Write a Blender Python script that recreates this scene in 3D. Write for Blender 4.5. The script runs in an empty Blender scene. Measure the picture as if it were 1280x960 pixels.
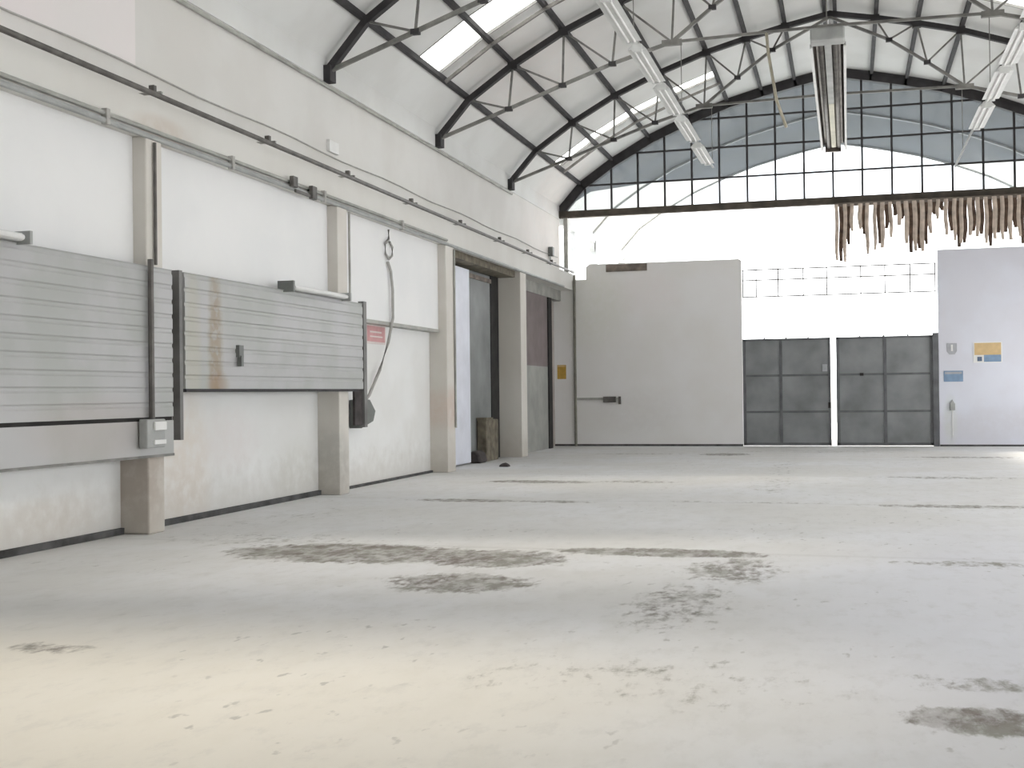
import bpy, math, random
from mathutils import Vector, Matrix
random.seed(7)
S = bpy.context.scene
COL = S.collection

# ------------------------------------------------------------------ materials
def mat(name, base, rough=.7, metal=0., var=.06, scale=1.5, var2=None, bump=0., stretch=(1, 1, 1)):
    m = bpy.data.materials.new(name); m.use_nodes = True
    nt = m.node_tree; n = nt.nodes; l = nt.links
    p = n['Principled BSDF']
    p.inputs['Roughness'].default_value = rough; p.inputs['Metallic'].default_value = metal
    g = n.new('ShaderNodeNewGeometry'); mp = n.new('ShaderNodeMapping'); mp.inputs['Scale'].default_value = stretch
    l.new(g.outputs['Position'], mp.inputs['Vector'])
    t = n.new('ShaderNodeTexNoise'); t.inputs['Scale'].default_value = scale; t.inputs['Detail'].default_value = 6
    l.new(mp.outputs[0], t.inputs['Vector'])
    r = n.new('ShaderNodeValToRGB')
    r.color_ramp.elements[0].position = .3; r.color_ramp.elements[1].position = .7
    c2 = var2 or [max(0, c * (1 - var * 2.2)) for c in base]
    r.color_ramp.elements[0].color = (*c2, 1)
    r.color_ramp.elements[1].color = (*[min(1, c * (1 + var * .5)) for c in base], 1)
    l.new(t.outputs['Fac'], r.inputs[0]); l.new(r.outputs[0], p.inputs['Base Color'])
    if bump:
        b = n.new('ShaderNodeBump'); b.inputs['Strength'].default_value = bump; b.inputs['Distance'].default_value = .02
        l.new(t.outputs['Fac'], b.inputs['Height']); l.new(b.outputs[0], p.inputs['Normal'])
    return m

class NB:
    """small helper for node arithmetic"""
    def __init__(s, m):
        s.nt = m.node_tree; s.n = s.nt.nodes; s.l = s.nt.links
    def math(s, op, a, b=None, clamp=False):
        x = s.n.new('ShaderNodeMath'); x.operation = op; x.use_clamp = clamp
        for i, v in enumerate((a, b)):
            if v is None: continue
            if isinstance(v, (int, float)): x.inputs[i].default_value = v
            else: s.l.new(v, x.inputs[i])
        return x.outputs[0]
    def noise(s, vec, scale, detail=4, rough=.5):
        x = s.n.new('ShaderNodeTexNoise'); x.inputs['Scale'].default_value = scale; x.inputs['Detail'].default_value = detail
        x.inputs['Roughness'].default_value = rough
        s.l.new(vec, x.inputs['Vector']); return x.outputs['Fac']
    def smooth(s, v, a, b, o0=0., o1=1.):
        x = s.n.new('ShaderNodeMapRange'); x.interpolation_type = 'SMOOTHSTEP'
        for k, q in zip(('From Min', 'From Max', 'To Min', 'To Max'), (a, b, o0, o1)): x.inputs[k].default_value = q
        s.l.new(v, x.inputs['Value']); return x.outputs[0]
    def mix(s, f, a, b):
        x = s.n.new('ShaderNodeMix'); x.data_type = 'RGBA'
        if isinstance(f, (int, float)): x.inputs[0].default_value = f
        else: s.l.new(f, x.inputs[0])
        for i, v in ((6, a), (7, b)):
            if isinstance(v, tuple): x.inputs[i].default_value = (*v, 1)
            else: s.l.new(v, x.inputs[i])
        return x.outputs[2]
    def pos(s):
        g = s.n.new('ShaderNodeNewGeometry'); sp = s.n.new('ShaderNodeSeparateXYZ')
        s.l.new(g.outputs['Position'], sp.inputs[0]); return g.outputs['Position'], sp.outputs
    def blob(s, xyz, c, r, ax=(0, 1)):
        """soft ellipse mask round centre c with radii r on two axes"""
        dx = s.math('DIVIDE', s.math('SUBTRACT', xyz[ax[0]], c[0]), r[0])
        dy = s.math('DIVIDE', s.math('SUBTRACT', xyz[ax[1]], c[1]), r[1])
        d = s.math('ADD', s.math('MULTIPLY', dx, dx), s.math('MULTIPLY', dy, dy))
        return s.smooth(d, 0., 1.3, 1., 0.)

def base_mat(name, rough):
    m = bpy.data.materials.new(name); m.use_nodes = True
    m.node_tree.nodes['Principled BSDF'].inputs['Roughness'].default_value = rough
    return m, NB(m), m.node_tree.nodes['Principled BSDF']

def floor_material():
    m, b, p = base_mat('concrete_floor', .75)
    v, xyz = b.pos()
    mp = b.n.new('ShaderNodeMapping'); mp.inputs['Scale'].default_value = (1, .5, 1); mp.inputs['Rotation'].default_value = (0, 0, -.1); b.l.new(v, mp.inputs['Vector']); v2 = mp.outputs[0]
    big = b.noise(v, .35, 5); mid = b.noise(v2, 3.2, 6, .65); fine = b.noise(v2, 11., 5, .65); speck = b.noise(v2, 9.5, 3, .5)
    col = b.mix(b.smooth(big, .35, .65), (.66, .65, .635), (.71, .71, .72))
    col = b.mix(b.smooth(mid, .42, .7, 0, .5), col, (.60, .59, .57))
    # warm sunlit glow at the near left, painted into the floor colour
    sun_glow = b.blob(xyz, (-3.9, 5.4), (3.2, 2.9))
    col = b.mix(b.math('MULTIPLY', sun_glow, .45), col, (.76, .70, .58))
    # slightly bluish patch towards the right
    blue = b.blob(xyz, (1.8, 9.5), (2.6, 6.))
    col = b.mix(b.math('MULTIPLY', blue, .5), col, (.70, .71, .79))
    # streaks of dirt along the slab joints and patches
    stains_tints = [((-4.9, 11.25), (1.6, .85), 1.), ((-3.35, 11.15), (.9, .75), .95), ((-3.2, 9.65), (.85, .65), .75),
              ((-1.8, 11.85), (1.3, .38), .95), ((-1.0, 10.8), (.55, 1.0), .6), ((-1.25, 9.0), (.5, 1.3), .5),
              ((.62, 6.15), (.5, .32), .9), ((1.3, 6.3), (.6, .3), .7), ((-5.6, 17.1), (1.1, .3), .7), ((-4.2, 17.1), (.8, .25), .6),
              ((-5.4, 20.9), (1.3, .42), .8), ((-3.6, 21.1), (1.0, .4), .55), ((-3.0, 30.4), (.8, .7), .8), ((-5.2, 30.6), (2., .35), .4),
              ((1.4, 17.2), (1.5, .3), .65), ((-1.4, 17.4), (1.8, .16), .4), ((1.1, 11.6), (1., .25), .5), ((-4.95, 6.6), (.4, .22), .55),
              ((1.6, 22.7), (1.6, .4), .5), ((-1.3, 20.8), (.6, 3.0), .3), ((2.6, 29.4), (1.6, .5), .6), ((-1.3, 25.), (.5, 3.0), .3),
              ((-6.2, 12.1), (1.6, .8), .35), ((.6, 6.9), (.5, .25), .45), ((-1.1, 6.6), (1.6, .8), .28), ((-.6, 32.), (3.5, .8), .3), ((-7.1,14.5),(.7,2.5),.25)]
    acc = None
    for c, r, w in stains_tints:
        k = b.math('MULTIPLY', b.blob(xyz, c, r), w)
        acc = k if acc is None else b.math('MAXIMUM', acc, k)
    # break up: threshold falls as the mask grows
    e = b.math('ADD', b.math('MULTIPLY', acc, .42), b.math('ADD', b.math('MULTIPLY', mid, .4), b.math('MULTIPLY', fine, .6)))
    dirt = b.math('MULTIPLY', b.smooth(e, .62, .80), b.smooth(acc, .02, .25))
    warm = b.mix(b.smooth(mid, .4, .6), (.15, .122, .105), (.24, .23, .20))
    col = b.mix(b.math('MULTIPLY', dirt, b.smooth(b.noise(v2, 5., 6, .7), .38, .58, .45, .97)), col, warm)
    # loose specks
    spm = b.smooth(speck, .63, .71)
    area = b.smooth(b.noise(v, .5, 2), .46, .6)
    col = b.mix(b.math('MULTIPLY', b.math('MULTIPLY', spm, area), .55), col, (.33, .32, .30))
    mot = b.smooth(b.noise(v2, 6., 6, .7), .5, .68, 0., .22); col = b.mix(mot, col, (.46, .45, .43))
    # transverse slab joints
    for yj in (11.95, 17.35, 22.9, 28.5):
        j = b.smooth(b.math('ABSOLUTE', b.math('SUBTRACT', b.math('ADD', xyz[1], b.math('MULTIPLY', mid, .08)), yj)), .0, .12, .16, 0.)
        col = b.mix(j, col, (.33, .32, .3))
    b.l.new(col, p.inputs['Base Color'])
    bp = b.n.new('ShaderNodeBump'); bp.inputs['Strength'].default_value = .12; bp.inputs['Distance'].default_value = .01
    b.l.new(fine, bp.inputs['Height']); b.l.new(bp.outputs[0], p.inputs['Normal'])
    return m

def plaster(name, c1, c2, stains_tints=(), rough=.85, ax=(1, 2), foot=None):
    """painted wall; stains_tints = marks, light and shade painted in, as (centre, radii, weight, colour) on the axes ax"""
    m, b, p = base_mat(name, rough)
    v, xyz = b.pos()
    n1 = b.noise(v, .7, 5); n2 = b.noise(v, 5., 5, .6)
    col = b.mix(b.smooth(n1, .35, .65), c1, c2)
    for c, r, w, sc in stains_tints:
        k = b.math('MULTIPLY', b.blob(xyz, c, r, ax), b.smooth(n2, .3, .6, .5, 1.))
        col = b.mix(b.math('MULTIPLY', k, w), col, sc)
    if foot:   # grime near the ground
        k = b.smooth(b.math('ADD', xyz[2], b.math('MULTIPLY', n2, -.9)), -.45, .35, 1., 0.)
        col = b.mix(b.math('MULTIPLY', k, foot), col, (.42, .38, .33))
    b.l.new(col, p.inputs['Base Color'])
    bp = b.n.new('ShaderNodeBump'); bp.inputs['Strength'].default_value = .08; bp.inputs['Distance'].default_value = .01
    b.l.new(n2, bp.inputs['Height']); b.l.new(bp.outputs[0], p.inputs['Normal'])
    return m

WH = (.80, .80, .80)
M = {}
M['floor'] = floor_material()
M['wall_up'] = plaster('upper_wall_plaster', (.66, .645, .62), (.71, .70, .68), [((8., 6.2), (4.6, 1.2), .5, (.82, .76, .75)), ((33., 6.), (3., 1.), .5, (.80, .74, .71)), ((19.5, 5.9), (1.6, .8), .3, (.74, .74, .73)), ((12.8,4.75),(.8,.15),.4,(.55,.45,.36))])  # pinkish blob by the end window paints in light from outside
M['wall_pale'] = plaster('repainted_patch', (.78, .75, .74), (.80, .75, .75))
M['lintel'] = plaster('lintel_plaster', (.66, .645, .61), (.70, .69, .66), [((12.7, 4.8), (.7, .2), .6, (.55, .47, .4))])
M['infill'] = plaster('white_infill', (.82, .825, .83), (.86, .86, .86), [])
M['infill_low'] = plaster('white_infill_low', (.78, .78, .765), (.83, .835, .83),
    [((13.7, .6), (.7, 1.3), .5, (.70, .60, .50)), ((14.9, 1.0), (.9, .5), .35, (.76, .68, .67)), ((17.0, .4), (.8, .6), .35, (.62, .62, .56)),
     ((11., .3), (1., .3), .4, (.62, .56, .5)), ((22., .9), (.5, .35), .3, (.66, .64, .6))], foot=.35)
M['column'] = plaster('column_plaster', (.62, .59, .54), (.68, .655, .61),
    [((12.2, .9), (.6, 1.), .75, (.40, .34, .29)), ((23.4, 1.3), (.6, .5), .6, (.58, .45, .38)), ((17.7, .4), (.5, .75), .7, (.42, .41, .38))], foot=.4)  # first pillar's near-face shade and second's curved shadow painted in; third is rust
M['column_up'] = plaster('column_paint', (.58, .57, .53), (.64, .63, .60))
M['end'] = plaster('end_wall_paint', (.76, .745, .73), (.79, .78, .78), [((-7.3, 4.2), (1.2, 1.5), .5, (.68, .68, .61)), ((-6., 1.), (1.5, .8), .4, (.68,.66,.65)), ((-5.6, 4.5), (1., .8), .3, (.78, .70, .70))], ax=(0, 2))
M['end_right'] = plaster('end_wall_paint_cool', (.66, .665, .73), (.70, .72, .80), [((4., .6), (2., .5), .4, (.58, .57, .60)), ((2.7, .7), (.2, .8), .4, (.62, .66, .58))], ax=(0, 2))
M['ceiling'] = plaster('vault_plaster', (.66, .66, .645), (.72, .725, .715), [((25., 8.6), (3., 1.), .35, (.72, .64, .61)), ((33.5, 7.6), (2., 1.), .5, (.80, .74, .72))])  # pale pink blob at the window end is daylight painted onto the vault
M['steel'] = mat('dark_steel', (.045, .042, .045), .75, 0, .2, 4)
M['beam'] = mat('brownish_beam', (.085, .07, .055), .75, 0, .25, 3)
M['steel2'] = mat('grey_steel', (.25, .245, .23), .55, .4, .2, 4)
M['rust'] = mat('rusty_steel', (.24, .20, .17), .7, .2, .25, 5)
M['pipe'] = mat('dark_pipe', (.16, .15, .14), .5, .4, .2, 5)
M['pipe_grey'] = mat('grey_conduit', (.42, .42, .39), .6, .1, .15, 3)
M['downpipe'] = mat('brownish_downpipe', (.24, .23, .19), .6, .1, .2, 3)
M['guide'] = mat('grey_guide', (.22, .215, .21), .6, .2, .15, 3)
M['galv'] = mat('galvanised', (.40, .41, .40), .5, .3, .12, 3)
M['dark'] = mat('black_gap', (.03, .028, .027), .9, 0, .2, 4)
M['base'] = mat('dark_base_strip', (.10, .10, .10), .9, 0, .3, 4)
M['gate'] = mat('gate_sheet', (.27, .28, .29), .55, .3, .14, 1.4)
M['gate_frame'] = mat('gate_frame_steel', (.15, .155, .165), .55, .3, .15, 3)
M['white_paint'] = mat('white_enamel', (.80, .80, .79), .45, 0, .04, 3)
M['lamp_body'] = mat('batten_white', (.72, .73, .72), .45, 0, .05, 3)
M['alu'] = mat('brushed_aluminium', (.62, .61, .61), .35, .6, .08, 4)
M['alu_dark'] = mat('sooty_reflector', (.20, .17, .15), .4, .5, .3, 3)
M['tube'] = mat('pale_tube', (.70, .68, .55), .5, 0, .1, 2)
M['cloth_a'] = mat('beige_tarp', (.60, .50, .42), .8, 0, .15, 6)
M['cloth_b'] = mat('brown_tarp', (.115, .075, .055), .9, 0, .3, 6)
M['canopy_blue'] = mat('bluegrey_sheet', (.05, .06, .075), .7, 0, .15, .8, (.03, .037, .042))
M['canopy_cream'] = mat('cream_sheet', (.85, .84, .80), .7, 0, .05, 1)
M['outside'] = mat('pale_concrete_yard', (.62, .61, .59), .9, 0, .05, .6)
M['grey_door'] = mat('grey_sliding_door', (.26, .27, .27), .6, .1, .15, 1.2)
M['brown_door'] = mat('brown_board', (.23, .19, .19), .7, 0, .1, 2)
M['grey_board'] = mat('grey_board', (.38, .385, .36), .7, 0, .1, 2)
M['debris'] = mat('dusty_cardboard', (.20, .175, .13), .9, 0, .25, 5)
M['debris_dark'] = mat('dark_junk', (.07, .06, .06), .9, 0, .25, 5)
M['bluewhite'] = mat('bluewhite_panel', (.76, .78, .86), .6, 0, .05, 2)
M['beige'] = mat('beige_wall', (.46, .42, .39), .8, 0, .1, 2)
M['red'] = mat('faded_red', (.66, .36, .36), .7, 0, .05, 8)
M['pale'] = mat('pale_sign_print', (.76, .68, .66), .7, 0, .02, 8)
M['yellow'] = mat('ochre_sign', (.50, .31, .06), .6, 0, .1, 8)
M['orange'] = mat('orange_sign', (.66, .48, .25), .6, 0, .05, 8)
M['bluesign'] = mat('blue_sign', (.22, .33, .48), .6, 0, .08, 8)
M['navy'] = mat('navy_print', (.10, .14, .22), .6, 0, .08, 8)
M['greysign'] = mat('grey_sign', (.42, .43, .46), .6, 0, .08, 8)
M['cable'] = mat('grey_cable', (.44, .43, .41), .7, 0, .1, 8)
M['box'] = mat('grey_plastic', (.40, .41, .40), .5, 0, .08, 6)
M['box_dark'] = mat('dark_plastic', (.16, .17, .16), .5, 0, .08, 6)
M['rope'] = mat('tan_strap', (.52, .48, .38), .8, 0, .12, 8)

def shutter_material():
    m, b, p = base_mat('grey_ribbed_sheet', .5)
    v, xyz = b.pos()
    n1 = b.noise(v, 1.2, 5); n2 = b.noise(v, 9, 4)
    col = b.mix(b.smooth(n1, .35, .65), (.40, .41, .395), (.46, .46, .465))
    # rust running down
    k = b.math('MULTIPLY', b.blob(xyz, (13.75, 2.2), (.2, 1.3), (1, 2)), b.smooth(n2, .3, .55, .4, 1.))
    col = b.mix(b.math('MULTIPLY', k, .8), col, (.30, .235, .15))
    k = b.blob(xyz, (13.2, 2.2), (.22, 1.2), (1, 2)); col = b.mix(b.math('MULTIPLY', k, .5), col, (.45, .43, .34))
    k = b.blob(xyz, (13.8, 1.75), (.3, .2), (1, 2)); col = b.mix(b.math('MULTIPLY', k, .6), col, (.30, .20, .12))
    k = b.blob(xyz, (11.2, 1.25), (1.3, .4), (1, 2)); col = b.mix(b.math('MULTIPLY', k, .4), col, (.40, .35, .32))
    b.l.new(col, p.inputs['Base Color']); p.inputs['Metallic'].default_value = .15
    return m
M['shutter'] = shutter_material()

def glass_mat(name, col, gloss=.06, trans=0.):
    m = bpy.data.materials.new(name); m.use_nodes = True
    nt = m.node_tree; n = nt.nodes; l = nt.links; n.clear()
    o = n.new('ShaderNodeOutputMaterial'); t = n.new('ShaderNodeBsdfTransparent'); t.inputs[0].default_value = (*col, 1)
    g = n.new('ShaderNodeBsdfGlossy'); g.inputs['Roughness'].default_value = .15
    d = n.new('ShaderNodeBsdfTranslucent'); d.inputs[0].default_value = (.9, .9, .88, 1)
    a = n.new('ShaderNodeMixShader'); a.inputs[0].default_value = gloss
    l.new(t.outputs[0], a.inputs[1]); l.new(g.outputs[0], a.inputs[2])
    c = n.new('ShaderNodeMixShader')
    tx = n.new('ShaderNodeTexNoise'); tx.inputs['Scale'].default_value = 1.3
    mr = n.new('ShaderNodeMapRange'); mr.inputs['To Min'].default_value = trans; mr.inputs['To Max'].default_value = trans + .025
    l.new(tx.outputs['Fac'], mr.inputs['Value']); l.new(mr.outputs[0], c.inputs[0])
    l.new(a.outputs[0], c.inputs[1]); l.new(d.outputs[0], c.inputs[2]); l.new(c.outputs[0], o.inputs[0])
    return m
M['glass'] = glass_mat('dusty_glass', (.80, .83, .85))
M['skymilky'] = glass_mat('milky_skylight_sheet', (.97, .97, .96), .03, .75)
M['skysheet'] = glass_mat('translucent_skylight_sheet', (.97, .97, .96), .03, .2)

# ------------------------------------------------------------------ mesh building
class MB:
    def __init__(s): s.v = []; s.f = []
    def box(s, x0, x1, y0, y1, z0, z1):
        i = len(s.v)
        s.v += [(x, y, z) for z in (z0, z1) for y in (y0, y1) for x in (x0, x1)]
        s.f += [tuple(i + k for k in q) for q in ((0, 2, 3, 1), (4, 5, 7, 6), (0, 1, 5, 4), (2, 6, 7, 3), (0, 4, 6, 2), (1, 3, 7, 5))]
        return s
    def bar(s, a, b, w, h=None, up=(0, 0, 1), ext=0.):
        """square-section bar from a to b"""
        h = h or w; a = Vector(a); b = Vector(b); d = (b - a).normalized(); a = a - d * ext; b = b + d * ext
        up = Vector(up)
        if abs(d.dot(up)) > .98: up = Vector((0, 1, 0)) if abs(d.y) < .9 else Vector((1, 0, 0))
        r = d.cross(up).normalized(); u = r.cross(d)
        i = len(s.v)
        for p in (a, b):
            for q, t in ((-1, -1), (1, -1), (1, 1), (-1, 1)): s.v.append(tuple(p + r * q * w / 2 + u * t * h / 2))
        s.f += [tuple(i + k for k in q) for q in ((0, 3, 2, 1), (4, 5, 6, 7), (0, 1, 5, 4), (1, 2, 6, 5), (2, 3, 7, 6), (3, 0, 4, 7))]
        return s
    def prism(s, pts, ax, a0, a1):
        """closed polygon pts extruded along axis ax from a0 to a1"""
        i = len(s.v); n = len(pts)
        for a in (a0, a1):
            for p in pts:
                q = [p[0], p[1]]; q.insert(ax, a); s.v.append(tuple(q))
        s.f.append(tuple(i + k for k in range(n))); s.f.append(tuple(i + n + k for k in reversed(range(n))))
        for k in range(n): j = (k + 1) % n; s.f.append((i + k, i + n + k, i + n + j, i + j))
        return s
    def tube(s, pts, r, n=8):
        pts = [Vector(p) for p in pts]; i0 = len(s.v)
        for k, p in enumerate(pts):
            d = (pts[min(k + 1, len(pts) - 1)] - pts[max(k - 1, 0)]).normalized()
            up = Vector((0, 0, 1)) if abs(d.z) < .9 else Vector((0, 1, 0))
            x = d.cross(up).normalized(); y = d.cross(x)
            for a in range(n):
                t = 2 * math.pi * a / n; s.v.append(tuple(p + x * math.cos(t) * r + y * math.sin(t) * r))
        for k in range(len(pts) - 1):
            for a in range(n):
                c = i0 + k * n; e = (a + 1) % n
                s.f.append((c + a, c + e, c + n + e, c + n + a))
        s.f.append(tuple(i0 + a for a in reversed(range(n)))); c = i0 + (len(pts) - 1) * n
        s.f.append(tuple(c + a for a in range(n)))
        return s
    def build(s, name, m, parent=None, loc=None, bevel=0., smooth=False):
        me = bpy.data.meshes.new(name)
        base = Vector(loc) if loc is not None else Vector((0, 0, 0))
        me.from_pydata([tuple(Vector(v) - base) for v in s.v], [], s.f); me.update()
        import bmesh
        bm = bmesh.new(); bm.from_mesh(me); bmesh.ops.recalc_face_normals(bm, faces=bm.faces); bm.to_mesh(me); bm.free()
        if smooth:
            for q in me.polygons: q.use_smooth = True
        o = bpy.data.objects.new(name, me); COL.objects.link(o); me.materials.append(M[m] if isinstance(m, str) else m)
        if parent is not None:
            o.parent = parent; o.location = base - WORLD.get(parent.name, Vector((0, 0, 0))) if loc is not None else -WORLD.get(parent.name, Vector((0, 0, 0)))
            WORLD[o.name] = base
        else:
            o.location = base; WORLD[o.name] = base
        if bevel:
            b = o.modifiers.new('bevel', 'BEVEL'); b.width = bevel; b.segments = 2; b.limit_method = 'ANGLE'
        return o
WORLD = {}
def empty(name, loc=(0, 0, 0)):
    o = bpy.data.objects.new(name, None); COL.objects.link(o); o.location = loc; WORLD[o.name] = Vector(loc); o.empty_display_size = .2
    return o
def tag(o, label, cat, group=None, kind=None):
    o['label'] = label; o['category'] = cat
    if group: o['group'] = group
    if kind: o['kind'] = kind
    return o
def struct(o, label=None):
    o['kind'] = 'structure'
    if label: o['label'] = label
    return o
def copy_tree(o, parent=None):
    c = o.copy(); COL.objects.link(c)
    WORLD[c.name] = WORLD.get(o.name, Vector((0, 0, 0)))
    if parent is not None: c.parent = parent
    for ch in list(o.children): copy_tree(ch, c)
    return c

# ------------------------------------------------------------------ layout (metres; camera at x 0, y 0, z 1.6)
T = [18.28, 23.84, 29.40, 34.97]                      # truss planes; the last is the end wall
YE = 34.97; Y0 = -2.5; XC = -.31
TOPN = [(-7.95, 6.97), (-7.25, 7.75), (-6.29, 8.4), (-5.2, 9.0), (-4.06, 9.48), (-2.92, 9.88), (-1.96, 10.13), (-1.03, 10.34), (0, 10.54)]
BOTN = {2: (-6.39, 7.5), 3: (-5.24, 7.9), 4: (-4.2, 8.25), 5: (-2.99, 8.58), 6: (-2.18, 9.2), 7: (-1.34, 9.8)}
def offset(pts, d):
    """move the curve outward by d"""
    out = []
    for i, p in enumerate(pts):
        a = Vector(pts[max(i - 1, 0)]); b = Vector(pts[min(i + 1, len(pts) - 1)]); t = (b - a).normalized()
        n = Vector((-t.y, t.x)); out.append((p[0] + n.x * d, p[1] + n.y * d))
    return out
FULL = TOPN + [(-x, z) for x, z in reversed(TOPN[:-1])]    # 17 nodes left to right
def vault(d): return [(XC + x, z) for x, z in offset(FULL, d)]

# ---- floor and yard
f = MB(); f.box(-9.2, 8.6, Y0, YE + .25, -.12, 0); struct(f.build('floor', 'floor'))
f = MB(); f.box(-30, 30, YE + .25, 80, -.14, -.02); struct(f.build('ground_outside', 'outside'))

# ---- ceiling vault with rooflight openings, some of them added and unseen
inn = vault(.17); out = vault(.29)
sky = {('L', 0): (21.0, 22.22), ('L', 2): (31.7, 32.42), ('R', 1): (26.7, 27.5), ('L', 4): (9.2, 10.2), ('R', 6): (10.6, 12.4), ('L', 8): (15.2, 16.2), ('R', 9): (16.6, 17.6)}  # later entries are unseen rooflights, added to brighten and warm the near floor
cuts = sorted({Y0, YE + .1} | {y for v in sky.values() for y in v})
holes = {}
cuts = sorted(set(cuts))
for (sd, _), (a, b_) in sky.items():
    ks = range(1, 5) if sd == 'L' else range(11, 15)
    for a2, b3 in zip(cuts, cuts[1:]):
        if a2 >= a - 1e-6 and b3 <= b_ + 1e-6:
            for k in ks: holes.setdefault((a2, b3), set()).add(k)
c = MB()
for a, b_ in zip(cuts, cuts[1:]):
    for k in range(16):
        if k in holes.get((a, b_), ()): continue
        c.prism([inn[k], inn[k + 1], out[k + 1], out[k]], 1, a, b_)
# drop lips from the vault onto the walls
c.box(-8.52, -8.28, Y0, YE, 6.8, inn[0][1] + .12); c.box(7.66, 7.9, Y0, YE, 6.8, inn[-1][1] + .12)
struct(c.build('ceiling', 'ceiling'))
wn = 2
for (sd, i), (a, b_) in sky.items():
    r = struct(empty('window_%d' % wn, (inn[2][0], (a + b_) / 2, inn[2][1]))); wn += 1  # also covers the added unseen rooflights
    ks = list(range(1, 5) if sd == 'L' else range(11, 15))
    if i > 2: pass
    elif sd == 'L':
        r['label'] = 'bright rooflight strip in the left of the vault, ' + ('nearer of the two' if i == 0 else 'the one beside the end window')
    else: r['label'] = 'bright rooflight strip in the right of the vault'
    mb = MB(); md = vault(.22); mo = vault(.25)
    for k in ks: mb.prism([md[k], md[k + 1], mo[k + 1], mo[k]], 1, a, b_)
    mb.build('pane', 'skymilky' if sd == 'L' else 'skysheet', r)
    fr = MB()
    for y in (a, b_):
        for k in ks: fr.bar((inn[k][0], y, inn[k][1] + .02), (inn[k + 1][0], y, inn[k + 1][1] + .02), .03, .05)
    fr.build('window_frame', 'steel2', r)

# ---- roof purlins
ords = ['first', 'second', 'third', 'fourth', 'fifth', 'sixth', 'seventh']
pur = vault(.115)
def purlin(x, z, label):
    o = MB().box(-.045, .045, Y0 + .2, YE - .12, -.05, .05)
    ob = o.build('roof_purlin', 'steel'); ob.location = (x, 0, z); WORLD[ob.name] = Vector((x, 0, z))
    tag(ob, label, 'purlin', 'steel purlins running along the vault')
for k in range(1, 8):
    purlin(*pur[k], 'dark steel roof purlin, %s one up from the left wall' % ords[k - 1])
for k in range(9, 16):
    purlin(*pur[k], 'dark steel roof purlin, %s one down from the ridge on the right side' % ords[k - 9])
for s_, w in ((-1, 'left'), (1, 'right')):
    purlin(pur[8][0] + s_ * .12, pur[8][1] + .0, 'dark steel ridge purlin at the top of the vault, %s one of the close pair' % w)

# ---- roof trusses
def make_truss():
    r = empty('roof_truss', (XC, 0, 6.95))
    P = lambda n: (XC + n[0], 0, n[1])
    ch = MB()
    for a, b_ in zip(FULL, FULL[1:]): ch.bar(P(a), P(b_), .12, .12, (0, 1, 0), .03)
    ch.build('top_chord', 'steel', r)
    for sg in (-1, 1):
        Tn = [(-sg * x, z) for x, z in TOPN]; B = {k: (-sg * x, z) for k, (x, z) in BOTN.items()}
        bc = MB(); seq = [Tn[0]] + [B[k] for k in range(2, 8)] + [(Tn[8][0] , Tn[8][1] - .08)]
        for a, b_ in zip(seq, seq[1:]): bc.bar(P(a), P(b_), .065, .065, (0, 1, 0), .02)
        bc.build('bottom_chord', 'steel2', r)
        for k in range(2, 8):
            MB().bar(P(Tn[k]), P(B[k]), .04).build('strut', 'steel2', r)
            MB().bar(P(Tn[k - 1]), P(B[k]), .038).build('diagonal', 'steel2', r)
            w = .2 if k == 5 else .075
            g = MB().box(XC + B[k][0] - w, XC + B[k][0] + w, -.045, .045, B[k][1] - (.07 if k == 5 else .05), B[k][1] + .04)
            g.build('gusset_plate', 'steel2' if k == 5 else 'steel', r)
            MB().box(XC + Tn[k][0] - .1, XC + Tn[k][0] + .1, -.065, .065, Tn[k][1] - .1, Tn[k][1] + .07).build('node_plate', 'steel', r)
        MB().bar(P((B[5][0] - sg * 0, B[5][1])), (XC, 0, 8.62), .05).build('tie_rod', 'steel2', r)
        fx = XC + Tn[0][0]
        MB().box(fx - .12, fx + .1, -.12, .12, 6.8, 7.06).build('foot_bracket', 'steel', r)
    MB().bar((XC, 0, 8.62), (XC, 0, 10.5), .02).build('hanger_rod', 'steel2', r)
    return r
tr = make_truss()
names = ['dark steel arched roof truss at the top left, nearest one in view', 'dark steel arched roof truss, middle one of the three under the vault',
         'dark steel arched roof truss, last one before the glazed end window']
for i, y in enumerate(T[:3]):
    o = tr if i == 0 else copy_tree(tr)
    o.location = (XC, y, 6.95); tag(o, names[i], 'roof truss', 'arched steel roof trusses')
# rib segments carried by the purlins beside the rooflights
def rib(y, ks, label):
    mb = MB(); q = vault(.03)
    for k in ks: mb.bar((q[k][0], y, q[k][1]), (q[k + 1][0], y, q[k + 1][1]), .06, .06, (0, 1, 0), .01)
    tag(mb.build('roof_rib', 'pipe'), label, 'rib', 'light ribs beside the rooflights')
rib(22.38, range(1, 7), 'thin dark rib along the far edge of the nearer left rooflight')
rib(32.6, range(1, 5), 'thin dark rib along the far edge of the left rooflight by the end window')

# ---- end wall: arched window, beam, low walls
w = struct(empty('window_1', (XC, YE, 6.95)), 'arched glazed end window with a grid of thin dark glazing bars')
fr = MB()
arch = vault(-.02)
def arch_fine(d):
    q = vault(d); return q
for a, b_ in zip(arch, arch[1:]): fr.bar((a[0], YE, a[1]), (b_[0], YE, b_[1]), .17, .16, (0, 1, 0), .03)
fr.build('arch_frame', 'steel', w)
gi = MB(); qa = vault(.04); qb = vault(.2)
for k in range(16): gi.prism([qa[k], qa[k + 1], qb[k + 1], qb[k]], 1, YE - .05, YE + .05)
gi.build('gable_flashing', 'steel', w)
MB().box(XC - 8.0, XC + 8.0, YE - .1, YE + .1, 6.83, 7.03).build('bottom_beam', 'beam', w)
def arch_z(x):
    for a, b_ in zip(arch, arch[1:]):
        if a[0] <= x <= b_[0]: return a[1] + (b_[1] - a[1]) * (x - a[0]) / (b_[0] - a[0])
    return None
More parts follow.
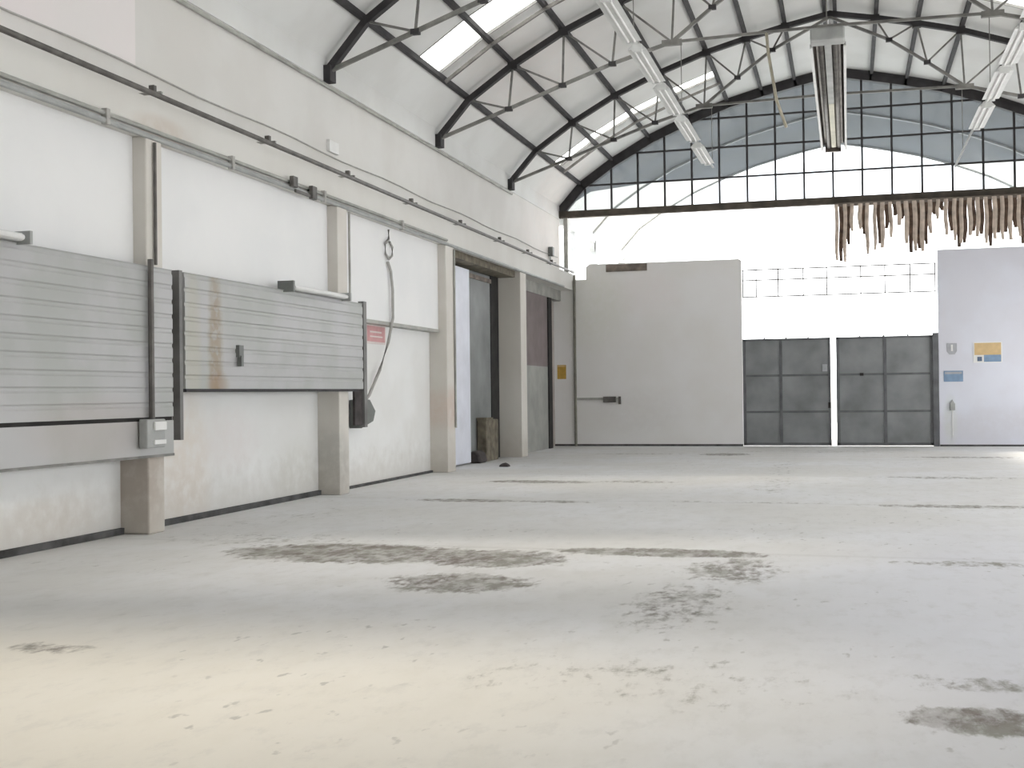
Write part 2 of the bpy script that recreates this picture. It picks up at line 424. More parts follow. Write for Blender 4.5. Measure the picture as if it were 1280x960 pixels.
for i in range(-1, 18):
    x = -6.69 + .7945 * i
    z = arch_z(x)
    if z: MB().box(x - .029, x + .029, YE - .03, YE + .03, 6.95, z).build('mullion', 'steel', w)
for z in (7.77, 8.65, 9.5):
    xs = [x / 50 for x in range(-420, 400) if (arch_z(x / 50) or 0) > z]
    MB().box(min(xs), max(xs), YE - .024, YE + .024, z - .026, z + .026).build('transom_bar', 'steel', w)
pts = [(x, z) for x, z in arch]
MB().prism([(XC - 7.9, 6.99)] + [p for p in pts] + [(XC + 7.9, 6.99)], 1, YE + .035, YE + .041).build('pane', 'glass', w)

e = MB()
e.prism([(-8.62, 0), (-2.93, 0), (-2.93, 5.36), (-3.0, 5.4), (-7.40, 5.42), (-7.5, 5.34), (-7.5, 4.97), (-8.62, 4.97)], 1, YE, YE + .28)
we = struct(e.build('wall_end', 'end'), 'low white end wall left of the gates')
MB().box(-8.6, -2.93, YE - .012, YE, 0, .06).build('base_strip', 'base', we)
e = MB(); e.box(2.42, 7.7, YE, YE + .28, 0, 5.43)
we = struct(e.build('wall_end_right', 'end_right'), 'low white end wall right of the gates')
MB().box(2.42, 7.7, YE - .012, YE, 0, .05).build('base_strip', 'base', we)
# corner post under the beam
struct(MB().box(-8.15, -8.03, YE - .07, YE + .07, 4.98, 6.83).build('trim_1', 'pipe_grey'))

rw = MB(); rw.box(-8.62, 7.9, Y0 - .25, Y0, 0, 6.95)
ri = vault(.29); rw.prism(ri, 1, Y0 - .25, Y0)
struct(rw.build('wall_rear', 'wall_up'))

# ---- left wall
wl = struct(MB().box(-8.52, -8.3, Y0, YE + .02, 4.98, 6.95).build('wall_left', 'wall_up'), 'long left wall with lintel beam and white infill bays')
MB().box(-8.3, -8.293, Y0, 12.75, 5.62, 6.95).build('repainted_patch', 'wall_pale', wl)
lb = MB(); lb.prism([(-8.62, 4.66), (-7.9, 4.66), (-7.9, 5.14), (-8.3, 5.2), (-8.62, 5.2)], 1, Y0, YE - .0)
lb.build('lintel_beam', 'lintel', wl)
COLY = [(1.2, 1.8), (6.75, 7.35), (12.28, 12.62), (17.72, 18.1), (23.1, 23.6), (28.85, 29.4)]
cols = []
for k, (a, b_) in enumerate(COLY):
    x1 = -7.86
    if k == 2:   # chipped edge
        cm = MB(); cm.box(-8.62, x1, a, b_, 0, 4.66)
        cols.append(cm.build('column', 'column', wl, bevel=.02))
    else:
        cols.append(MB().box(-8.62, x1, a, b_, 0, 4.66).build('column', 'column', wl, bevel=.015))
# infill walls
XI = -8.24
bays = [(Y0, 1.2), (1.8, 6.75), (7.35, 12.28), (12.62, 17.72), (18.1, 23.1)]
for k, (a, b_) in enumerate(bays):
    MB().box(XI - .2, -8.04, a, b_, 2.92, 4.66).build('upper_infill', 'infill', wl)
    MB().box(XI - .2, XI, a, b_, 0, 2.9).build('lower_infill', 'infill_low', wl)
MB().box(-8.24, -8.02, 18.1, 23.1, 2.86, 2.92).build('ledge', 'pipe_grey', wl)
# dark strip along the foot of the bays
for n, (a, b_) in enumerate(bays[1:]):
    bs = MB(); bs.box(XI, XI + .05, a, b_, 0, .075 if n < 3 else .045); bs.build('dark_foot_strip', 'base', wl)
# third bay: recess with door
MB().box(-9.1, -8.95, 23.75, 28.85, 0, 4.66).build('recess_wall', 'grey_board', wl)
MB().box(-9.1, -8.0, 23.75, 28.85, 4.5, 4.66).build('recess_soffit', 'debris', wl)
MB().box(-8.9, -8.44, 28.72, 28.85, 0, 4.5).build('recess_side', 'dark', wl)
MB().box(-9.1, -8.6, 29.4, 34.0, 4.4, 4.66).build('recess_soffit', 'debris', wl)
# last bay
MB().box(-8.5, -8.3, 29.4, 33.35, 2.35, 4.5).build('upper_board', 'brown_door', wl)
MB().box(-8.5, -8.3, 29.4, 33.35, 0, 2.35).build('lower_board', 'grey_board', wl)
MB().box(-8.5, -8.28, 29.4, 34.97, 4.35, 4.66).build('recess_soffit', 'pipe_grey', wl)
MB().box(-8.62, -8.5, 29.4, 34.97, 0, 4.4).build('recess_wall', 'beige', wl)
MB().box(-8.5, -8.26, 33.35, 33.75, 0, 4.35).build('dark_post', 'dark', wl)

# sliding door leaf in the third bay
d = struct(empty('door_1', (-8.48, 26, 0)), 'tall dark grey sliding door in the open bay')
MB().box(-8.52, -8.45, 24.3, 28.15, .02, 4.48).build('door_panel', 'grey_door', d)
MB().box(-8.52, -8.43, 28.15, 28.72, 0, 4.5).build('door_jamb', 'dark', d)
MB().box(-8.45, -8.41, 24.3, 28.15, 4.3, 4.4).build('door_rail', 'rust', d)
# blue-white side panel next to column
pn = tag(MB().box(-8.32, -8.26, 23.78, 25.9, 0.04, 4.42).build('white_screen_panel', 'bluewhite', bevel=.01), 'tall narrow bluish white board between the third pillar and the grey sliding door', 'panel')
# junk at the foot of the door
jb = tag(MB().box(-8.43, -8.2, 26.9, 27.9, 0, .98).build('cardboard_box', 'debris', bevel=.02), 'dusty brown box standing in the open bay by the dark door jamb', 'box')
MB().box(-8.43, -8.18, 26.88, 27.4, .98, 1.03).build('flap', 'debris', jb)
js = MB(); js.prism([(-8.43, 0), (-8.1, 0), (-8.14, .2), (-8.25, .3), (-8.42, .24)], 1, 26.15, 26.7)
tag(js.build('rubbish_sack', 'debris_dark', bevel=.06), 'small dark sack on the floor at the foot of the bluish board', 'sack')
st = MB()
bmv = [(-7.35, 26.1, 0), (-7.05, 26.15, 0), (-7.0, 26.4, 0), (-7.3, 26.45, 0)]
st.prism([(-7.36, 0), (-7.12, 0), (-7.16, .05), (-7.24, .09), (-7.33, .05)], 1, 25.0, 25.2)
tag(st.build('stone', 'debris_dark', bevel=.03), 'small dark lump of rubble lying on the floor in front of the open bay', 'stone')

# ---- ribbed sheet panels
def ribbed(name, y0, y1, z0, z1, x, pitch, label, cut=None):
    r = empty(name, (x, (y0 + y1) / 2, z0))
    prof = []; z = z0
    n = round((z1 - z0) / pitch); ph = (z1 - z0) / n
    for i in range(n):
        zz = z0 + i * ph
        prof += [(x, zz), (x, zz + ph * .62), (x - .011, zz + ph * .74), (x - .011, zz + ph * .9)]
    prof += [(x, z1), (x - .045, z1), (x - .045, z0)]
    m_ = MB()
    # prism over axis y expects (x,z)
    m_.prism(prof, 1, y0, y1)
    m_.build('ribbed_sheet', 'shutter', r)
    return tag(r, label, 'shutter', 'grey ribbed sheet shutters')
s1 = ribbed('ribbed_shutter', 7.0, 12.74, 1.37, 3.13, -7.81, .17, 'wide grey ribbed metal shutter nearest the camera, cut off by the left edge')
MB().box(-7.855, -7.83, 7.0, 12.74, 1.32, 1.372).build('gap_strip', 'dark', s1)
MB().box(-7.855, -7.81, 7.0, 12.74, .93, 1.325).build('lower_apron', 'shutter', s1)
MB().box(-7.855, -7.80, 7.0, 12.74, .90, .93).build('bottom_rail', 'steel2', s1)
s2 = ribbed('ribbed_shutter', 13.02, 18.6, 1.70, 3.13, -7.81, .17, 'grey ribbed metal shutter with a rust streak, between first and second pillars')
MB().box(-7.855, -7.80, 13.02, 18.35, 1.66, 1.70).build('bottom_rail', 'steel', s2)
MB().box(-7.90, -7.79, 12.86, 12.93, 1.08, 3.14).build('guide_rail', 'guide', s2)
MB().box(-7.90, -7.80, 18.62, 18.74, 1.06, 3.17).build('guide_rail', 'guide', s2)
MB().box(-7.87, -7.83, 18.28, 18.6, 1.1, 1.7).build('guide_gap_plate', 'debris_dark', s2)
hk = MB().box(-7.82, -7.76, 14.28, 14.4, 2.12, 2.28); hk.box(-7.80, -7.74, 14.3, 14.36, 2.0, 2.14)
hk.build('latch', 'box_dark', s2)

# ---- pipes, conduits and clips along the wall
pi = MB().tube([(-7.86, Y0, 5.19), (-7.86, YE - .1, 5.19)], .035)
tag(pi.build('wall_pipe', 'pipe', smooth=True), 'long dark pipe running along the top edge of the left lintel beam', 'pipe')
ca = MB().tube([(-8.26, Y0 + i * (YE - .4 - Y0) / 40, 5.6 + .02 * math.sin(i * 1.3)) for i in range(41)], .012, 6)
tag(ca.build('wall_cable', 'cable'), 'thin grey cable along the upper left wall above the dark pipe', 'cable')
mo = MB().tube([(-8.26, Y0, 6.73), (-8.26, T[2] + .2, 6.73)], .03)
tag(mo.build('wall_conduit', 'pipe_grey'), 'grey conduit under the vault along the top of the left wall', 'conduit')
MO = None
cd = MB(); 
tag(MB().tube([(-7.87, Y0, 4.75), (-7.87, 23.2, 4.75)], .028).build('wall_conduit', 'pipe_grey'), 'grey conduit along the lower edge of the lintel beam, upper of two', 'conduit')
tag(MB().tube([(-7.865, Y0, 4.665), (-7.865, 33.6, 4.665)], .036).build('wall_conduit', 'galv'), 'thicker grey conduit along the lower edge of the lintel beam, lower of two', 'conduit')
for i, y in enumerate([12.6, 15.55, 18.4, 21.4, 24.4, 27.4, 30.0, 32.6]):
    r = empty('pipe_bracket', (-8.1, y, 5.25))
    MB().box(-8.28, -7.84, y - .02, y + .02, 5.225, 5.25).build('arm', 'pipe_grey', r)
    MB().box(-8.0, -7.93, y - .03, y + .03, 5.25, 5.33).build('clip', 'pipe', r)
    tag(r, 'small dark bracket above the wall pipe, %s from the camera' % (ords + ['eighth'])[i], 'bracket', 'brackets along the wall pipe')
for i, y in enumerate([11.5, 14.3, 17.2, 20.6]):
    tag(MB().box(-7.9, -7.82, y - .035, y + .035, 4.62, 4.80).build('conduit_clip', 'cable', bevel=.01), 'small dark clip on the conduits under the lintel, %s from the camera' % ords[i], 'clip', 'conduit clips on the lintel')
cl = MB().box(-7.83, -7.76, 15.95, 16.1, 4.66, 4.82); cl.box(-7.83, -7.79, 16.1, 16.7, 4.60, 4.65); cl.box(-7.83, -7.76, 16.6, 16.76, 4.58, 4.78)
tag(cl.build('cable_clamp', 'pipe', bevel=.01), 'double dark clamp on the lintel above the rusty shutter', 'clamp')

# vertical conduit + switch box at first column
tag(MB().tube([(-7.76, 12.2, 3.2), (-7.76, 12.2, 1.36)], .035).build('drop_conduit', 'pipe'), 'dark vertical conduit dropping to the grey switch box', 'conduit')
tag(MB().tube([(-7.83, 12.42, 4.6), (-7.83, 12.42, 3.16)], .02).build('drop_conduit', 'pipe'), 'thin conduit down the first pillar above the shutters', 'conduit')
sb = empty('switch_box', (-7.76, 12.2, 1.02))
MB().box(-7.795, -7.68, 11.98, 12.36, 1.02, 1.35).build('housing', 'box', sb, bevel=.015)
MB().box(-7.68, -7.65, 12.1, 12.34, 1.22, 1.32).build('cover', 'white_paint', sb, bevel=.008)
MB().box(-7.68, -7.66, 12.1, 12.34, 1.06, 1.11).build('lower_cover', 'white_paint', sb)
tag(sb, 'grey electrical switch box under the vertical conduit on the first pillar', 'switch box')

tag(MB().tube([(-7.83, 18.12, 4.6), (-7.83, 18.12, 3.2)], .02).build('drop_conduit', 'pipe_grey'), 'thin grey conduit down the second pillar', 'conduit')
tag(MB().tube([(-7.836, 23.56, 4.6), (-7.836, 23.56, .9)], .022).build('drop_conduit', 'pipe_grey'), 'thin grey conduit down the third pillar beside the open bay', 'conduit')
tag(MB().tube([(-7.84, YE - .08, 5.1), (-7.84, YE - .08, .0)], .04).build('corner_downpipe', 'downpipe'), 'brownish vertical downpipe in the corner beside the end wall', 'downpipe')

# battens on the shutters
def wall_lamp(y0, y1, label):
    r = empty('wall_batten_light', (-7.78, (y0 + y1) / 2, 3.15))
    MB().box(-7.9, -7.74, y0, y1, 3.14, 3.22).build('housing', 'lamp_body', r, bevel=.01)
    MB().tube([(-7.70, y0 + .06, 3.17), (-7.70, y1 - .06, 3.17)], .03, 10).build('tube', 'white_paint', r)
    MB().box(-7.91, -7.66, y0 - .05, y0, 3.10, 3.26).build('end_cap', 'box_dark', r)
    MB().box(-7.91, -7.66, y1, y1 + .04, 3.11, 3.24).build('end_cap', 'box', r)
    tag(r, label, 'light', 'batten lights on top of the shutters')
wall_lamp(15.75, 17.75, 'white tube light with a dark end cap on top of the rusty shutter')
wall_lamp(8.4, 9.95, 'pale tube light on top of the near shutter at the left edge')

# socket box, hook and hanging cable in the second bay
so = MB().prism([(18.95, 1.52), (19.3, 1.52), (19.55, 1.32), (19.45, 1.14), (18.92, 1.03)], 0, -8.22, -7.98)
tag(so.build('socket_box', 'box_dark', bevel=.015), 'dark socket box on the white wall beside the rusty shutter', 'socket box')
ho = MB().tube([(-8.0, 20.3, 4.6), (-8.0, 20.3, 4.42), (-8., 20.12, 4.32), (-8., 20.14, 4.14), (-8., 20.3, 4.06), (-8., 20.46, 4.14), (-8., 20.48, 4.3), (-8., 20.34, 4.38)], .022, 8)
tag(ho.build('cable_hook', 'cable', smooth=True), 'looped grey hook under the lintel holding the hanging cable', 'hook')
cb = MB().tube([(-7.99, 20.22, 4.0), (-7.99, 20.36, 3.85), (-7.98, 20.42, 3.5), (-7.98, 20.42, 3.0), (-8.05, 20.35, 2.55), (-8.14, 20.15, 2.05), (-8.12, 19.6, 1.6), (-8.1, 19.35, 1.5)], .028, 8)
tag(cb.build('hanging_cable', 'cable', smooth=True), 'grey cable hanging down the white wall to the dark socket box', 'cable')

def flat_sign(name, axis, c, w, h, m, label, extra=(), cat='sign'):
    r = empty(name, c)
    def bx(u0, u1, z0, z1, t0, t1):
        b = MB()
        if axis == 'x': b.box(c[0] + t0, c[0] + t1, c[1] + u0, c[1] + u1, c[2] + z0, c[2] + z1)
        else: b.box(c[0] + u0, c[0] + u1, c[1] - t1, c[1] - t0, c[2] + z0, c[2] + z1)
        return b
    bx(-w / 2, w / 2, -h / 2, h / 2, 0, .015).build('plate', m, r)
    for n_, (nm, mm, u0, u1, z0, z1) in enumerate(extra): bx(u0, u1, z0, z1, .015, .019 + .003 * min(n_, 1)).build(nm, mm, r)
    return tag(r, label, cat)
flat_sign('red_sign', 'x', (XI, 20.2, 2.70), .95, .36, 'pale', 'small faded red sign on the white wall beside the hanging cable',
          [('red_field', 'red', -.42, .42, -.14, .14), ('print_band', 'pale', -.3, .25, .02, .05), ('print_band', 'pale', -.3, .3, -.06, -.035)])
flat_sign('yellow_sign', 'y', (-8.27, YE, 2.22), .27, .42, 'yellow', 'small ochre yellow sign in the far left corner beside the downpipe', [('border', 'orange', -.12, .12, .16, .19)])
flat_sign('two_tone_sign', 'y', (3.68, YE, 2.57), .74, .56, 'white_paint', 'orange and blue sign on the right end wall, largest of the signs there',
          [('orange_field', 'orange', -.34, .34, -.07, .26), ('blue_field', 'bluesign', -.10, .34, -.26, -.07), ('emblem', 'navy', -.27, -.15, -.24, -.12)])
flat_sign('blue_sign', 'y', (2.79, YE, 1.93), .5, .3, 'bluesign', 'small blue sign on the right end wall beside the gate', [('pale_top', 'greysign', -.22, .22, .06, .12)])
r = empty('shield_sign', (2.76, YE, 2.68))
MB().prism([(2.63, 2.84), (2.89, 2.84), (2.89, 2.62), (2.83, 2.53), (2.69, 2.53), (2.63, 2.62)], 1, YE - .015, YE).build('plate', 'greysign', r)
MB().box(2.735, 2.785, YE - .02, YE - .015, 2.62, 2.80).build('pale_mark', 'white_paint', r)
tag(r, 'small grey shield shaped sign above the blue sign beside the gate', 'sign')
r = empty('wall_switch', (2.75, YE, 1.12))
MB().box(2.69, 2.82, YE - .06, YE, 1.0, 1.18).build('housing', 'box', r, bevel=.01)
MB().prism([(2.7, 1.18), (2.81, 1.18), (2.755, 1.28)], 1, YE - .05, YE).build('hood', 'box', r)
MB().box(2.745, 2.765, YE - .02, YE, .3, 1.0).build('conduit', 'white_paint', r)
tag(r, 'little grey switch low on the right end wall under the blue sign', 'switch')

# plate and lever on the left end wall
tag(MB().box(-6.88, -5.66, YE - .03, YE, 5.17, 5.38).build('brown_plate', 'rust'), 'brown metal plate along the top of the left end wall', 'plate')
r = empty('wall_latch_bar', (-7.1, YE, 1.4))
MB().box(-7.85, -6.5, YE - .05, YE, 1.37, 1.44).build('bar', 'pipe_grey', r)
MB().box(-7.0, -6.62, YE - .1, YE - .01, 1.30, 1.47).build('catch', 'pipe', r, bevel=.01)
MB().box(-6.55, -6.48, YE - .06, YE, 1.24, 1.47).build('end_stop', 'pipe', r)
tag(r, 'grey latch bar with a dark catch fixed across the left end wall', 'latch bar')
r = empty('security_siren', (-8.2, 33.6, 5.2))
MB().box(-8.29, -8.15, 33.52, 33.7, 5.55, 5.82).build('housing', 'box_dark', r, bevel=.02)
MB().box(-8.27, -8.23, 33.58, 33.64, 5.24, 5.55).build('stem', 'box', r)
tag(r, 'small dark device on the upper wall just left of the end window', 'device')
tag(MB().box(-8.3, -8.24, 18.3, 18.68, 5.66, 5.86).build('white_junction_box', 'white_paint', bevel=.01), 'small white box on the upper left wall above the second pillar', 'box')

# ---- gates
def gate(x0, x1, xm, label, strong):
    r = empty('metal_gate', ((x0 + x1) / 2, YE + .1, 0))
    zt = 3.08; fr = MB()
    ya, yb = YE + .06, YE + .12
    MB().box(x0 + .03, x1 - .03, YE + .085, YE + .10, .06, zt - .03).build('sheet', 'gate', r)
    fr.box(x0, x0 + .09, ya, yb, .02, zt); fr.box(x1 - .07, x1, ya, yb, .02, zt)
    fr.box(x0, x1, ya, yb, .02, .1); fr.box(x0, x1, ya, yb, zt - .06, zt)
    fr.build('gate_frame', 'gate_frame', r)
    MB().box(xm - .04, xm + .04, ya, yb, .1, zt - .06).build('upright', 'gate_frame', r)
    for z in (.98, 2.02): MB().box(x0 + .09, x1 - .07, ya + .01, yb, z - .03, z + .03).build('crossbar', 'gate_frame', r)
    for u in (.25, .5, .75):
        xx = x0 + (x1 - x0) * u
        MB().box(xx - .02, xx + .02, YE + .07, YE + .11, zt, zt + .04).build('lug', 'gate_frame', r)
    return tag(r, label, 'gate', 'pair of sheet metal gates')
g1 = gate(-2.92, -.47, -1.85, 'left leaf of the grey sheet metal gates, with a lock at its edge', 0)
MB().box(-.7, -.56, YE + .04, YE + .07, 2.12, 2.32).build('lock_plate', 'greysign', g1)
MB().box(-.55, -.47, YE + .02, YE + .06, 1.08, 1.24).build('handle', 'dark', g1)
g2 = gate(-.32, 2.26, 1.0, 'right leaf of the grey sheet metal gates, beside the bluish wall', 1)
MB().box(.32, .42, YE + .03, YE + .06, 1.98, 2.06).build('bolt', 'dark', g2)
tag(MB().box(2.26, 2.41, YE + .0, YE + .14, 0, 3.14).build('gate_post', 'gate_frame'), 'dark steel post between the right gate leaf and the end wall', 'gate post')
# fence of thin white bars above the gates
r = empty('gate_transom_grille', (-.3, YE + .5, 4.2))
for z in (5.08, 4.78, 4.3):
    MB().box(-2.9, 2.38, YE + .16, YE + .19, z - .017, z + .017).build('rail', 'steel2', r)
for x in (-2.9, -2.52, -1.9, -1.2, -.55, .38, 1.03, 1.7, 2.36):
    MB().box(x - .017, x + .017, YE + .165, YE + .185, 4.28, 5.1).build('bar', 'steel2', r)
tag(r, 'thin pale grille of bars spanning the opening above the gates', 'grille')

# ---- tattered strip curtain under the beam
r = empty('tattered_strip_curtain', (2.5, YE - .14, 6.85))
tb = [(1045, 5.25), (1055, 5.2), (1062, 5.7), (1070, 6.3), (1080, 5.8), (1085, 5.25), (1095, 5.3), (1102, 5.6), (1112, 5.9), (1122, 6.0), (1130, 5.6), (1137, 5.2), (1147, 5.3), (1155, 5.7), (1165, 6.2), (1175, 6.0), (1185, 5.5), (1205, 5.52), (1215, 6.0), (1222, 5.6), (1240, 5.5), (1280, 5.5), (1400, 5.6)]
def zb(x):
    px = 1045 + (x + .27) * 44.6 + (x + .27) ** 2 * .55
    for (a, za), (b_, zc) in zip(tb, tb[1:]):
        if px <= b_: return za + (zc - za) * max(0, (px - a)) / (b_ - a)
    return 5.6
MB().box(-.3, 7.6, YE - .16, YE - .10, 6.74, 6.84).build('header_rail', 'rust', r)
x = -.24
while x < 7.5:
    zl = zb(x) + random.uniform(-.12, .2)
    wd = random.uniform(.10, .13)
    for layer in ((0, 1) if random.random() < .86 else (0,)):
        xx = x + (0 if layer == 0 else .1) + random.uniform(-.015, .015)
        z1 = 6.8; z0 = zl if layer == 0 else max(5.2, zb(xx) + random.uniform(-.1, .55))
        y = YE - .17 if layer == 0 else YE - .125
        mb = MB(); n = 7; sw = random.uniform(-.025, .025)
        i0 = 0
        for j in range(n + 1):
            t = j / n; z = z1 + (z0 - z1) * t
            hw = (wd if layer == 0 else .12) * (1 - .45 * max(0, t - .7) / .3 * random.uniform(.5, 1)) / 2
            cx = xx + sw * t * t + math.sin(t * 7 + x * 3) * .012; cy = y + math.sin(t * 5 + x) * .012
            mb.v += [(cx - hw, cy, z), (cx, cy - .015, z), (cx + hw, cy, z), (cx, cy + .008, z)]
            if j:
                b0 = (j - 1) * 4; b1 = j * 4
                for q in range(4): mb.f.append((b0 + q, b0 + (q + 1) % 4, b1 + (q + 1) % 4, b1 + q))
        mb.f += [(0, 1, 2, 3), (n * 4 + 3, n * 4 + 2, n * 4 + 1, n * 4)]
        mb.build('strip', 'cloth_a' if layer == 0 else 'cloth_b', r)
    x += .206
tag(r, 'row of torn beige and brown strips hanging from the window beam over the right gate', 'curtain')

# ---- canopy outside that carries the vault on
YC = 45.6
cn = struct(empty('canopy', (XC, 39, 7)), 'vaulted canopy over the yard beyond the end window')
ci = vault(.15); co = vault(.2)
a_ = MB(); b2 = MB()
yn = [YE + .3, 36.6, 39.6, 42.6] + [YC] * 9 + [42.6, 39.6, 36.6, YE + .3]      # where the grey sheets end, node by node
def sheet(mb, k, p, q):
    i0 = len(mb.v)
    for src in (ci, co):
        for kk, yy in ((k, p[0]), (k + 1, p[1]), (k + 1, q[1]), (k, q[0])): mb.v.append((src[kk][0], yy, src[kk][1]))
    mb.f += [tuple(i0 + t for t in f_) for f_ in ((0, 1, 2, 3), (7, 6, 5, 4), (0, 4, 5, 1), (1, 5, 6, 2), (2, 6, 7, 3), (3, 7, 4, 0))]
for k in range(16):
    e_ = (yn[k], yn[k + 1])
    sheet(a_, k, (YE + .25, YE + .25), e_)
    if min(e_) < YC: sheet(b2, k, e_, (YC + .01, YC + .01))
a_.build('crown_sheets', 'canopy_blue', cn); b2.build('side_sheets', 'canopy_cream', cn)
for y in (40.2, YC - .1):
    mb = MB(); q = vault(.11)
    for k in range(16): mb.bar((q[k][0], y, q[k][1]), (q[k + 1][0], y, q[k + 1][1]), .06, .06, (0, 1, 0), .01)
    mb.build('arch_rib', 'galv', cn)
for sx in (-1, 1):
    xx = XC + sx * 8.0
    MB().box(xx - .1, xx + .1, YE + .25, YC, 6.66, 6.95).build('edge_beam', 'galv', cn)
    for y, w_ in ((36.9, .07), (40.0, .12), (YC - .3, .1)):
        MB().box(xx - w_, xx + w_, y - w_, y + w_, 0, 6.75).build('post', 'galv', cn)
        if w_ > .08: MB().prism([(y - .45, 6.72), (y + .45, 6.72), (y + .1, 6.35), (y - .1, 6.35)], 0, xx - .08, xx + .08).build('capital', 'galv', cn)
# white building across the yard
struct(MB().box(-25, 25, 62, 63, -.02, 2.6).build('boundary_wall', 'canopy_cream'), 'pale wall across the yard')

# ---- right wall (mostly open between columns, lets the daylight in)
wr = struct(MB().box(7.68, 7.9, Y0, YE, 4.98, 6.95).build('wall_right', 'wall_up'))
MB().box(7.35, 7.9, Y0, YE, 4.66, 5.14).build('lintel_beam', 'lintel', wr)
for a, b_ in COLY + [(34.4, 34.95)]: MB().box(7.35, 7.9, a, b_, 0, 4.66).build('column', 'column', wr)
for a, b_ in [(Y0, 1.2), (1.8, 6.75), (7.35, 12.28), (12.9, 17.72), (18.25, 23.1), (23.75, 28.85), (29.4, 34.4)]:
    MB().box(7.62, 7.8, a, b_, 0, 1.2).build('lower_infill', 'infill_low', wr)
    MB().box(7.62, 7.8, a, b_, 3.7, 4.66).build('upper_infill', 'infill_low', wr)

# ---- ceiling-hung lights
def rail(x, y0, y1, label):
    r = empty('lighting_rail', (x, y0, 7.08))
    MB().box(x - .02, x + .02, y0, y1, 7.07, 7.11).build('rail_bar', 'galv', r)
    for y in T[:3]:
        if y0 < y < y1 + .2: MB().tube([(x, min(y, y1), 7.1), (x + (.1 if x < 0 else -.1) * 0, min(y, y1), 8.6)], .008, 6).build('hanger_wire', 'steel2', r)
    tag(r, label, 'lighting rail', 'rails carrying the tube lights')
rail(-3.12, 10.5, 29.6, 'thin grey rail under the left of the vault carrying white tube lights')
rail(2.62, 10.5, 31.5, 'thin grey rail under the right of the vault carrying white tube lights')
def fixture(x, y, ln):
    r = empty('tube_light', (x, y, 7.0))
    MB().prism([(x - .15, 6.97), (x + .15, 6.97), (x + .06, 7.065), (x - .06, 7.065)], 1, y - ln / 2, y + ln / 2).build('reflector', 'lamp_body', r)
    for s_ in (-.05, .05): MB().tube([(x + s_, y - ln / 2 + .05, 6.955), (x + s_, y + ln / 2 - .05, 6.955)], .018, 10).build('tube', 'white_paint', r)
    for e_ in (-1, 1): MB().box(x - .08, x + .08, y + e_ * ln / 2 - .02, y + e_ * ln / 2 + .02, 6.935, 7.05).build('end_cap', 'lamp_body', r)
    return r
fx = fixture(0, 0, 2.05)
places = [(-3.12, 27.4), (-3.12, 24.7), (-3.12, 22.1), (-3.12, 19.6), (-3.12, 17.1), (2.62, 25.4), (2.62, 22.8), (2.62, 20.3), (2.62, 17.7)]
lab = ['white twin tube light on the left rail, farthest from the camera', 'white twin tube light on the left rail, second from the end window', 'white twin tube light on the left rail, third from the end window',
       'white twin tube light on the left rail, fourth from the end window', 'white twin tube light on the left rail, at the top edge of the photo',
       'white twin tube light on the right rail, farthest from the camera', 'white twin tube light on the right rail, second from the end window', 'white twin tube light on the right rail, third from the end window',
       'white twin tube light on the right rail, cut off by the photo edge']
for i, (x, y) in enumerate(places):
    o = fx if i == 0 else copy_tree(fx)
    o.location = (x, y, 7.0); tag(o, lab[i], 'tube light', 'tube lights hung in two rows')

# ---- long radiant heater under the ridge
hx = -.245; h0, h1 = 20.0, 28.85; hz = 7.2
r = empty('radiant_heater', (hx, h0, hz))
MB().prism([(hx - .27, hz), (hx - .22, hz + .16), (hx + .22, hz + .16), (hx + .27, hz), (hx + .25, hz), (hx + .2, hz + .14), (hx - .2, hz + .14), (hx - .25, hz)], 1, h0, h1).build('reflector', 'alu_dark', r)
for s_ in (-.265, .265): MB().box(hx + s_ - .022, hx + s_ + .022, h0 + .1, h1, hz - .03, hz + .04).build('side_rail', 'lamp_body', r)
for s_ in (-.11, .11): MB().tube([(hx + s_, h0 + .05, hz + .05), (hx + s_, h1 - .1, hz + .05)], .05, 12).build('burner_tube', 'pipe', r, smooth=True)
MB().box(hx - .055, hx + .055, h0 + .05, h0 + 4.2, hz - .01, hz + .1).build('centre_fin', 'galv', r)
MB().box(hx - .05, hx + .05, h0 + 4.2, h1 - .3, hz - .015, hz + .1).build('centre_fin', 'tube', r)
MB().box(hx - .27, hx + .27, h0 - .35, h0 + .05, hz - .02, hz + .18).build('burner_box', 'galv', r, bevel=.03)
MB().box(hx - .2, hx + .16, h1 - .05, h1 + .05, hz - .06, hz + .16).build('end_cap', 'alu_dark', r)
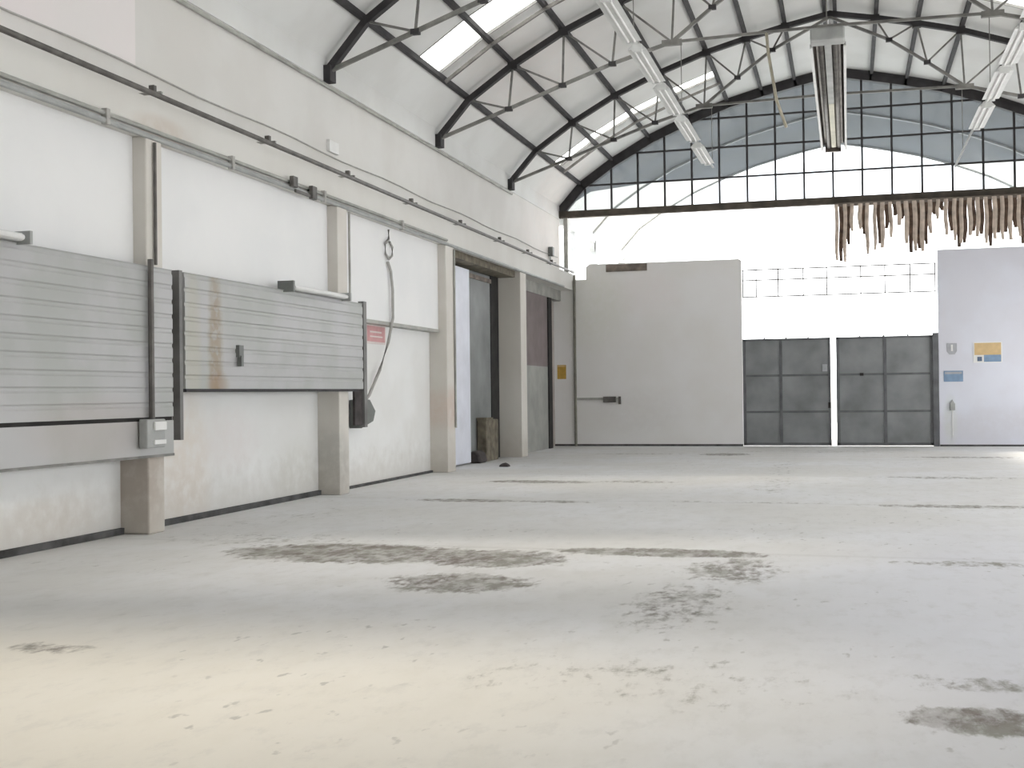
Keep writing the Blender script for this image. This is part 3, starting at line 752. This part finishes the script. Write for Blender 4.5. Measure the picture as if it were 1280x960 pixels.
for y in (T[1], 28.6): 
    for s_ in (-.25, .25): MB().tube([(hx + s_, y, hz + .02), (hx + s_ * .4, y, 8.62)], .008, 6).build('chain', 'steel2', r)
tag(r, 'long aluminium radiant heater hanging under the ridge in front of the window', 'heater')
# tan strap hanging
sr = MB().tube([(-1.45, 23.84, 8.6), (-1.42, 23.9, 8.2), (-1.36, 24.0, 7.8), (-1.28, 24., 7.3), (-1.1, 24.0, 6.75)], .03, 6)
tag(sr.build('hanging_strap', 'rope', smooth=True), 'tan strap hanging from the middle truss left of the heater', 'strap')

# ------------------------------------------------------------------ camera
f_px = 1495.23; yaw, pitch, roll = .27395, .007756, -.011498
cy, sy = math.cos(yaw), math.sin(yaw)
fw = Vector((-sy * math.cos(pitch), cy * math.cos(pitch), math.sin(pitch)))
rt = Vector((cy, sy, 0)); up = rt.cross(fw)
c_, s_ = math.cos(roll), math.sin(roll)
r2 = rt * c_ + up * s_; u2 = up * c_ - rt * s_
cam = bpy.data.cameras.new('camera'); co_ = bpy.data.objects.new('camera', cam); COL.objects.link(co_)
cam.sensor_width = 36; cam.lens = f_px * 36 / 1280; cam.clip_end = 300
mtx = Matrix((r2, u2, -fw)).transposed().to_4x4(); mtx.translation = Vector((0, 0, 1.6))
co_.matrix_world = mtx
S.camera = co_

# ------------------------------------------------------------------ light
wd = bpy.data.worlds.new('sky'); S.world = wd; wd.use_nodes = True
bg = wd.node_tree.nodes['Background']; bg.inputs[0].default_value = (.97, .985, 1, 1); bg.inputs[1].default_value = 2.4
sn = bpy.data.lights.new('sun', 'SUN'); sn.energy = 4.5; sn.angle = .25; sn.color = (1, .93, .8)
so_ = bpy.data.objects.new('sun', sn); COL.objects.link(so_)
so_.rotation_euler = Vector((-9., -6.1, -9.)).to_track_quat('-Z', 'Y').to_euler()   # from outside, over the roof
S.view_settings.view_transform = 'Standard'; S.view_settings.look = 'None'; S.view_settings.gamma = 1
S.view_settings.use_curve_mapping = False
S.view_settings.exposure = 1.04
